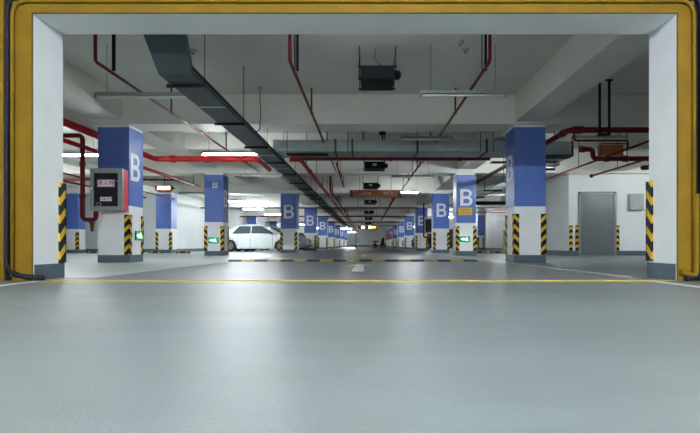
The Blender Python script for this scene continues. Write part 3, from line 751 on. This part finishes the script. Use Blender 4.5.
# ------------------------------------------------------------------ hydrant cabinet
def hydrant(loc, label, detail=True):
    t = thing('hydrant_cabinet', label, 'fire cabinet', loc)
    obj('cabinet_body', MB().box(-.325, .325, -.24, 0, 0, .85, .005), red_box, t)
    f = MB()
    for a, b_, c_, d_ in ((-.33,-.255,-.0,.86),(.235,.33,0,.86),(-.255,.235,0,.085),(-.255,.235,.765,.86)): f.box(a, b_, -.275, -.235, c_, d_, .004)
    dd = obj('door_frame', f, alu, t)
    obj('door_glass', MB().box(-.256, .236, -.262, -.25, .083, .767), dark_glass, t)
    if detail:
        p = MB(); p.box(-.195, .175, -.268, -.262, .475, .64, .003)
        a = obj('blue_edge', p, blue_ink, t)
        obj('label_plate', MB().box(-.178, .158, -.2705, -.268, .492, .623), plate_white, t)
        writing('消火栓', .118, red_ink, t, 'writing', (-.01, -.2715, .558), FRONT, bold=.0022, depth=.001)
        obj('blue_edge', MB().box(-.135, .115, -.268, -.262, .185, .285, .003), blue_ink, t)
        obj('label_plate', MB().box(-.125, .105, -.2705, -.268, .195, .275), plate_white, t)
        writing('火警 119', .052, red_ink, t, 'writing', (-.01, -.2715, .235), FRONT, bold=.0012, depth=.001)
        m = MB(); m.tube([(-.16+.05*math.cos(a*PI/6), -.264, .125+.035*math.sin(a*PI/6)) for a in range(13)], .008, 6)
        obj('hose_ring', m, alu, t)
        obj('door_lock', MB().box(-.305, -.285, -.285, -.275, .42, .48, .002), plate_white, t)
        m = MB(); m.tube([(.20, -.27, .6), (.25, -.285, .6)], .008, 6); obj('door_hook', m, alu, t)
    return t
hydrant((-5.31, 10.7, 1.07), 'red and silver fire hydrant cabinet with dark glass door and white name plate')
m = MB(); m.prism([(-.06,0),(.05,0),(.035,-.1),(.02,-.22),(-.015,-.22),(-.02,-.1)], 'xz', -.03, .03)
obj('drain_valve', m, sign_brown_dark, feed, (-5.56+7.6, 0, .86-2.58))
hydrant((3.33, 27.2, .95), 'distant red cabinet behind the second letter B column on the right', False)
pipe('dark red vertical pipe beside the distant red cabinet on the right', [(2.98, 26.9, 2.55), (2.98, 26.9, .75), (3.2, 26.9, .75), (3.2, 26.9, .95)], .04, dark_red, rad=.08)

# electrical box etc on right wall
eb = thing('electric_box', 'grey green electrical box on the white wall right of the grey door', 'electrical box', (9.2, 17.6, 1.55))
obj('box_body', MB().box(-.24, .24, -.16, 0, 0, .56, .006), box_grey, eb)
obj('box_door', MB().box(-.20, .20, -.172, -.16, .03, .53, .004), box_grey, eb)
obj('lock', MB().cyl((-.16, -.172, .28), (-.16, -.185, .28), .014), alu, eb)
m = MB(); m.cyl((.1, -.172, .1), (.1, -.176, .1), .02); obj('blue_button', m, blue_ink, eb)
m = MB(); m.tube([(0,0,0),(0,-.09,0)], [.06,.05], 12); o = obj('alarm_bell', m, red_box, None, (9.63, 17.6, 1.40)); tag(o, 'small round red alarm on the right wall beside the jamb guard', 'alarm')
cc = thing('security_camera', 'dark bullet security camera high beside the right jamb', 'camera', (8.5, 15.5, 2.70))
m = MB(); m.cyl((-.14, 0, 0), (.12, .05, .03), .075, 12); m.cyl((-.19,-.01,-.005),(-.14,0,0),.06,12)
obj('camera_body', m, black_steel, cc)
obj('bracket', MB().tube([(.05, .03, .04), (.05, .03, .15)], .015, 6), black_steel, cc)
# striped guards on the right wall around the door
for x_, lab in ((7.00, 'at the wall corner left of the grey door'), (7.215, 'directly left of the grey door'), (8.60, 'directly right of the grey door')):
    o = obj('corner_guard', MB().box(-.06, .06, -.02, 0, .16, 1.03), guard_mat, None, (x_, 17.585, 0)); tag(o, f'striped black and yellow guard {lab}', 'corner guard')

# barrier post on far right
bp = thing('barrier_post', 'thin pale post with yellow marks just left of the nearest right column', 'post', (5.55, 20.6, 0))
obj('post_body', MB().box(-.07, .07, -.05, .05, 0, .95, .01), alu, bp)
for z_ in (.2, .45, .7): obj('yellow_band', MB().box(-.072, .072, -.052, .052, z_, z_+.08), sign_yellow, bp)

# smoke detectors
def detector(px, py, label, mat=alu, cable=None):
    d_ = (SL-H)*F/(VPY-py); x_ = (px-VPX)*d_/F
    t = thing('smoke_detector', label, 'detector', (x_, d_, SL))
    obj('detector_base', MB().tube([(0,0,0),(0,0,-.03),(0,0,-.05)], [.06,.055,.03], 14), mat, t)
    obj('detector_dome', MB().ball((0,0,-.05), .025, 10), red_box if mat is alu and cable is None else mat, t)
    if cable: obj('cable', MB().tube(fillet([(0,0,-.05)]+cable, .3), .009, 6), cable_mat, t)
    return t
detector(192.7, 50, 'round detector on the ceiling right of the dark tray')
detector(460, 41, 'pale round detector on the ceiling right of the hanging fan')
detector(465.5, 49, 'reddish detector on the ceiling just behind the pale one')
detector(259.6, 87, 'grey detector with a cable curling down to the dark tray', alu, [(.02,.0,-.55), (-.02,.1,-.85), (-.18,.1,-.88)])

# ------------------------------------------------------------------ cars
def car(loc, rz, label, mat, cat='car'):
    """sedan pointing along +X, origin on the ground at its middle"""
    t = thing('parked_car', label, cat, loc, rz=rz)
    L2 = 2.2
    def arch(cx, r=.345, n=10):
        return [(cx+r*math.cos(a), .30+r*math.sin(a)) for a in [PI-(-.25)*0 - PI*i/n for i in range(n+1)]]
    # bottom outline with arches from rear to front, then top from front to rear
    rw, fw = -1.33, 1.30
    bottom = [(-2.16,.42),(-2.10,.24),(rw-.36,.20)] + [(rw-.345*math.cos(PI*i/10), .29+.345*math.sin(PI*i/10)) for i in range(11)] + [(rw+.36,.17),(fw-.36,.17)] + \
             [(fw-.345*math.cos(PI*i/10), .29+.345*math.sin(PI*i/10)) for i in range(11)] + [(fw+.36,.20),(2.12,.22),(2.19,.38),(2.19,.55)]
    top = [(2.14,.66),(2.02,.73),(1.5,.84),(.98,.91),(.0,.93),(-1.35,.96),(-1.75,.97),(-2.08,.94),(-2.17,.80),(-2.19,.60)]
    outl = bottom + top
    bm = bmesh.new()
    slices = [(-.87,1.0,-.012,.985),(-.885,1.0,0,.99),(-.84,1.0,.012,1),( -.5,1.0,.02,1.012),(0,1.0,.025,1.018),(.5,1,.02,1.012),(.84,1,.012,1),(.885,1,0,.99),(.87,1.0,-.012,.985)]
    slices = [slices[1]] + slices[2:7] + [slices[7]]
    rings = []
    for (yy, sx_, dz, sl_) in slices:
        ring = []
        for (x_, z_) in outl:
            k_ = abs(yy)/.885
            xx = x_*(1-.055*k_**4) if abs(x_) > 1.75 else x_
            zz = z_ + (dz if z_ > .6 else 0) - (.045*k_**10 if z_ > .8 else 0)
            y2 = yy
            ring.append(bm.verts.new((xx, y2, zz)))
        rings.append(ring)
    n_ = len(outl)
    for a, b_ in zip(rings[:-1], rings[1:]):
        for i in range(n_):
            f_ = bm.faces.new((a[i], a[(i+1)%n_], b_[(i+1)%n_], b_[i]))
    c1 = bm.faces.new(rings[0]); c2 = bm.faces.new(rings[-1][::-1])
    bmesh.ops.triangulate(bm, faces=[c1, c2], ngon_method='EAR_CLIP')
    obj('body', bm, mat, t)
    # cabin : glass volume with roof and pillars in body colour
    def ring4(z_, xr, xf, hw, crown=0): return [(xr,-hw,z_),(xf,-hw,z_),(xf,hw,z_),(xr,hw,z_)]
    belt = ring4(.90, -1.62, 1.02, .80); roof = ring4(1.36, -.95, .25, .60)
    g = MB(); g.hexa([belt[0],belt[1],belt[2],belt[3],roof[0],roof[1],roof[2],roof[3]])
    obj('window_glass', g, car_glass, t)
    r_ = MB()
    r_.hexa([(-1.02,-.62,1.345),(.30,-.62,1.345),(.30,.62,1.345),(-1.02,.62,1.345),(-.86,-.50,1.42),(.14,-.50,1.42),(.14,.50,1.42),(-.86,.50,1.42)])
    bmesh.ops.bevel(r_.bm, geom=list(r_.bm.edges), offset=.02, segments=2, affect='EDGES')
    obj('roof', r_, mat, t, smooth=True)
    p = MB()
    for s in (-1, 1):
        A = lambda x_, z_: (x_, s*(.80-(z_-.90)/.46*.20+.006), z_)
        p.tube([A(-1.66,.92), A(-.98,1.36)], .045, 8)
        p.tube([A(1.04,.92), A(.27,1.36)], .032, 8)
        p.tube([A(-.28,.92), A(-.28,1.36)], .03, 8)
        p.tube([A(-.98,1.36), A(.27,1.36)], .03, 8)
        p.tube([A(-1.66,.92), A(-.3,.925), A(1.04,.92)], .022, 8)
        q = [A(-1.72,.92), A(-1.28,.92), A(-.90,1.34), A(-.99,1.38)]
        vs = [p.bm.verts.new((v[0], v[1]+s*.004, v[2])) for v in q]+[p.bm.verts.new((v[0], v[1]-s*.05, v[2])) for v in q]
        for f_ in ((0,1,2,3),(7,6,5,4),(0,4,5,1),(1,5,6,2),(2,6,7,3),(3,7,4,0)): p.bm.faces.new([vs[i] for i in f_])
    obj('pillars', p, mat, t)
    for cx in (rw, fw):
        for s in (-1, 1):
            m = MB(); y_ = s*.80
            pr = [(-.10,.20),(-.10,.285),(-.075,.31),(.075,.31),(.10,.285),(.10,.20)]
            m.tube([(cx, y_+a, .31) for a, _ in pr], [b_ for _, b_ in pr], 28)
            wv = obj('wheel', m, tyre, t)
            m = MB(); yo = y_+s*.10
            m.tube([(cx, yo-s*.03, .31), (cx, yo+s*.005, .31)], [.185,.185], 28)
            m.tube([(cx, yo, .31), (cx, yo+s*.02, .31)], [.07,.05], 16)
            for k_ in range(7):
                a = k_*2*PI/7
                m.tube([(cx, yo+s*.008, .31), (cx+.17*math.cos(a), yo+s*.008, .31+.19*math.sin(a))], .02, 6)
            obj('rim', m, rim, wv)
    # undercarriage
    obj('underbody', MB().box(-2.0, 2.0, -.66, .66, .16, .5), car_black_trim, t)
    for s in (-1, 1):
        m = MB(); m.ball((.80, s*.97, .97), (.07, .10, .065), 12); m.box(.76, .84, *sorted((s*.80, s*.92)), .93, .95)
        obj('wing_mirror', m, car_black_trim if mat is car_white else mat, t)
        for x_ in (-.55, .45):
            obj('door_handle', MB().box(x_-.08, x_+.08, *sorted((s*.86, s*.90)), .77, .795, .004), mat, t)
        m = MB()
        for x_ in (-1.05+.1, -.28, .86): m.box(x_-.006, x_+.006, *sorted((s*.84, s*.8885)), .24, .90)
        m.box(-.92, .88, *sorted((s*.84, s*.8885)), .235, .243)
        obj('door_seam', m, car_black_trim, t)
        m = MB(); m.hexa([(1.80,s*.40,.58),(2.185,s*.40,.56),(2.07,s*.835,.58),(1.78,s*.842,.60),(1.80,s*.40,.70),(2.12,s*.40,.69),(2.02,s*.83,.70),(1.76,s*.835,.735)])
        obj('headlight', m, head_glass, t)
        obj('tail_light', MB().box(-2.16, -1.98, *sorted((s*.45, s*.825)), .66, .82, .01), tail_red, t)
    g = MB(); g.box(2.12, 2.195, -.36, .36, .55, .66, .006); obj('grille', g, car_black_trim, t)
    g = MB(); g.box(2.12, 2.2, -.55, .55, .28, .38, .006); obj('bumper_intake', g, car_black_trim, t)
    obj('number_plate', MB().box(2.195, 2.205, -.22, .22, .42, .53, .003), blue_ink, t)
    return t
car((-5.72, 27.2, 0), 0, 'white sedan parked side-on between the plated column and the first letter B column', car_white)
car((-5.45, 29.55, 0), 0, 'silver car parked just behind the white sedan', car_silver)
car((-5.45, 33.8, 0), 0, 'dark car seen between the first two letter B columns on the left', car_grey)
car((-5.6, 42.5, 0), 0, 'white car seen between the second and third letter B columns on the left', car_white)
car((-5.5, 51.5, 0), 0, 'grey car far back behind the left row of columns', car_grey)
car((5.2, 34.6, 0), PI, 'black car nosing out between the second and third right letter B columns', car_black)
car((5.2, 44.0, 0), PI, 'white car nosing out far back on the right', car_white)
car((5.2, 53.4, 0), PI, 'dark grey car nosing out far back on the right', car_grey)
car((5.2, 63.0, 0), PI, 'silver car at the far end of the right row', car_silver)

# ------------------------------------------------------------------ world, camera, view
w = bpy.data.worlds.new('World'); S.world = w; w.use_nodes = True
w.node_tree.nodes['Background'].inputs[0].default_value = (.5, .6, .65, 1)
w.node_tree.nodes['Background'].inputs[1].default_value = .05
cam = bpy.data.cameras.new('camera'); co = bpy.data.objects.new('camera', cam); COL.objects.link(co)
co.location = (0, 0, H); co.rotation_euler = (PI/2, 0, 0)
cam.sensor_width = 36; cam.lens = 36*F/700
cam.shift_x = -(VPX-350)/700; cam.shift_y = (VPY-216.5)/700
cam.clip_end = 300; cam.clip_start = .05
cam.dof.use_dof = False
S.camera = co
vs = S.view_settings
vs.view_transform = 'Standard'; vs.look = 'None'; vs.gamma = 1; vs.use_curve_mapping = False
vs.exposure = 2.12
S.cycles.use_denoising = True
S.cycles.max_bounces = 8; S.cycles.diffuse_bounces = 5
S.cycles.sample_clamp_indirect = 8
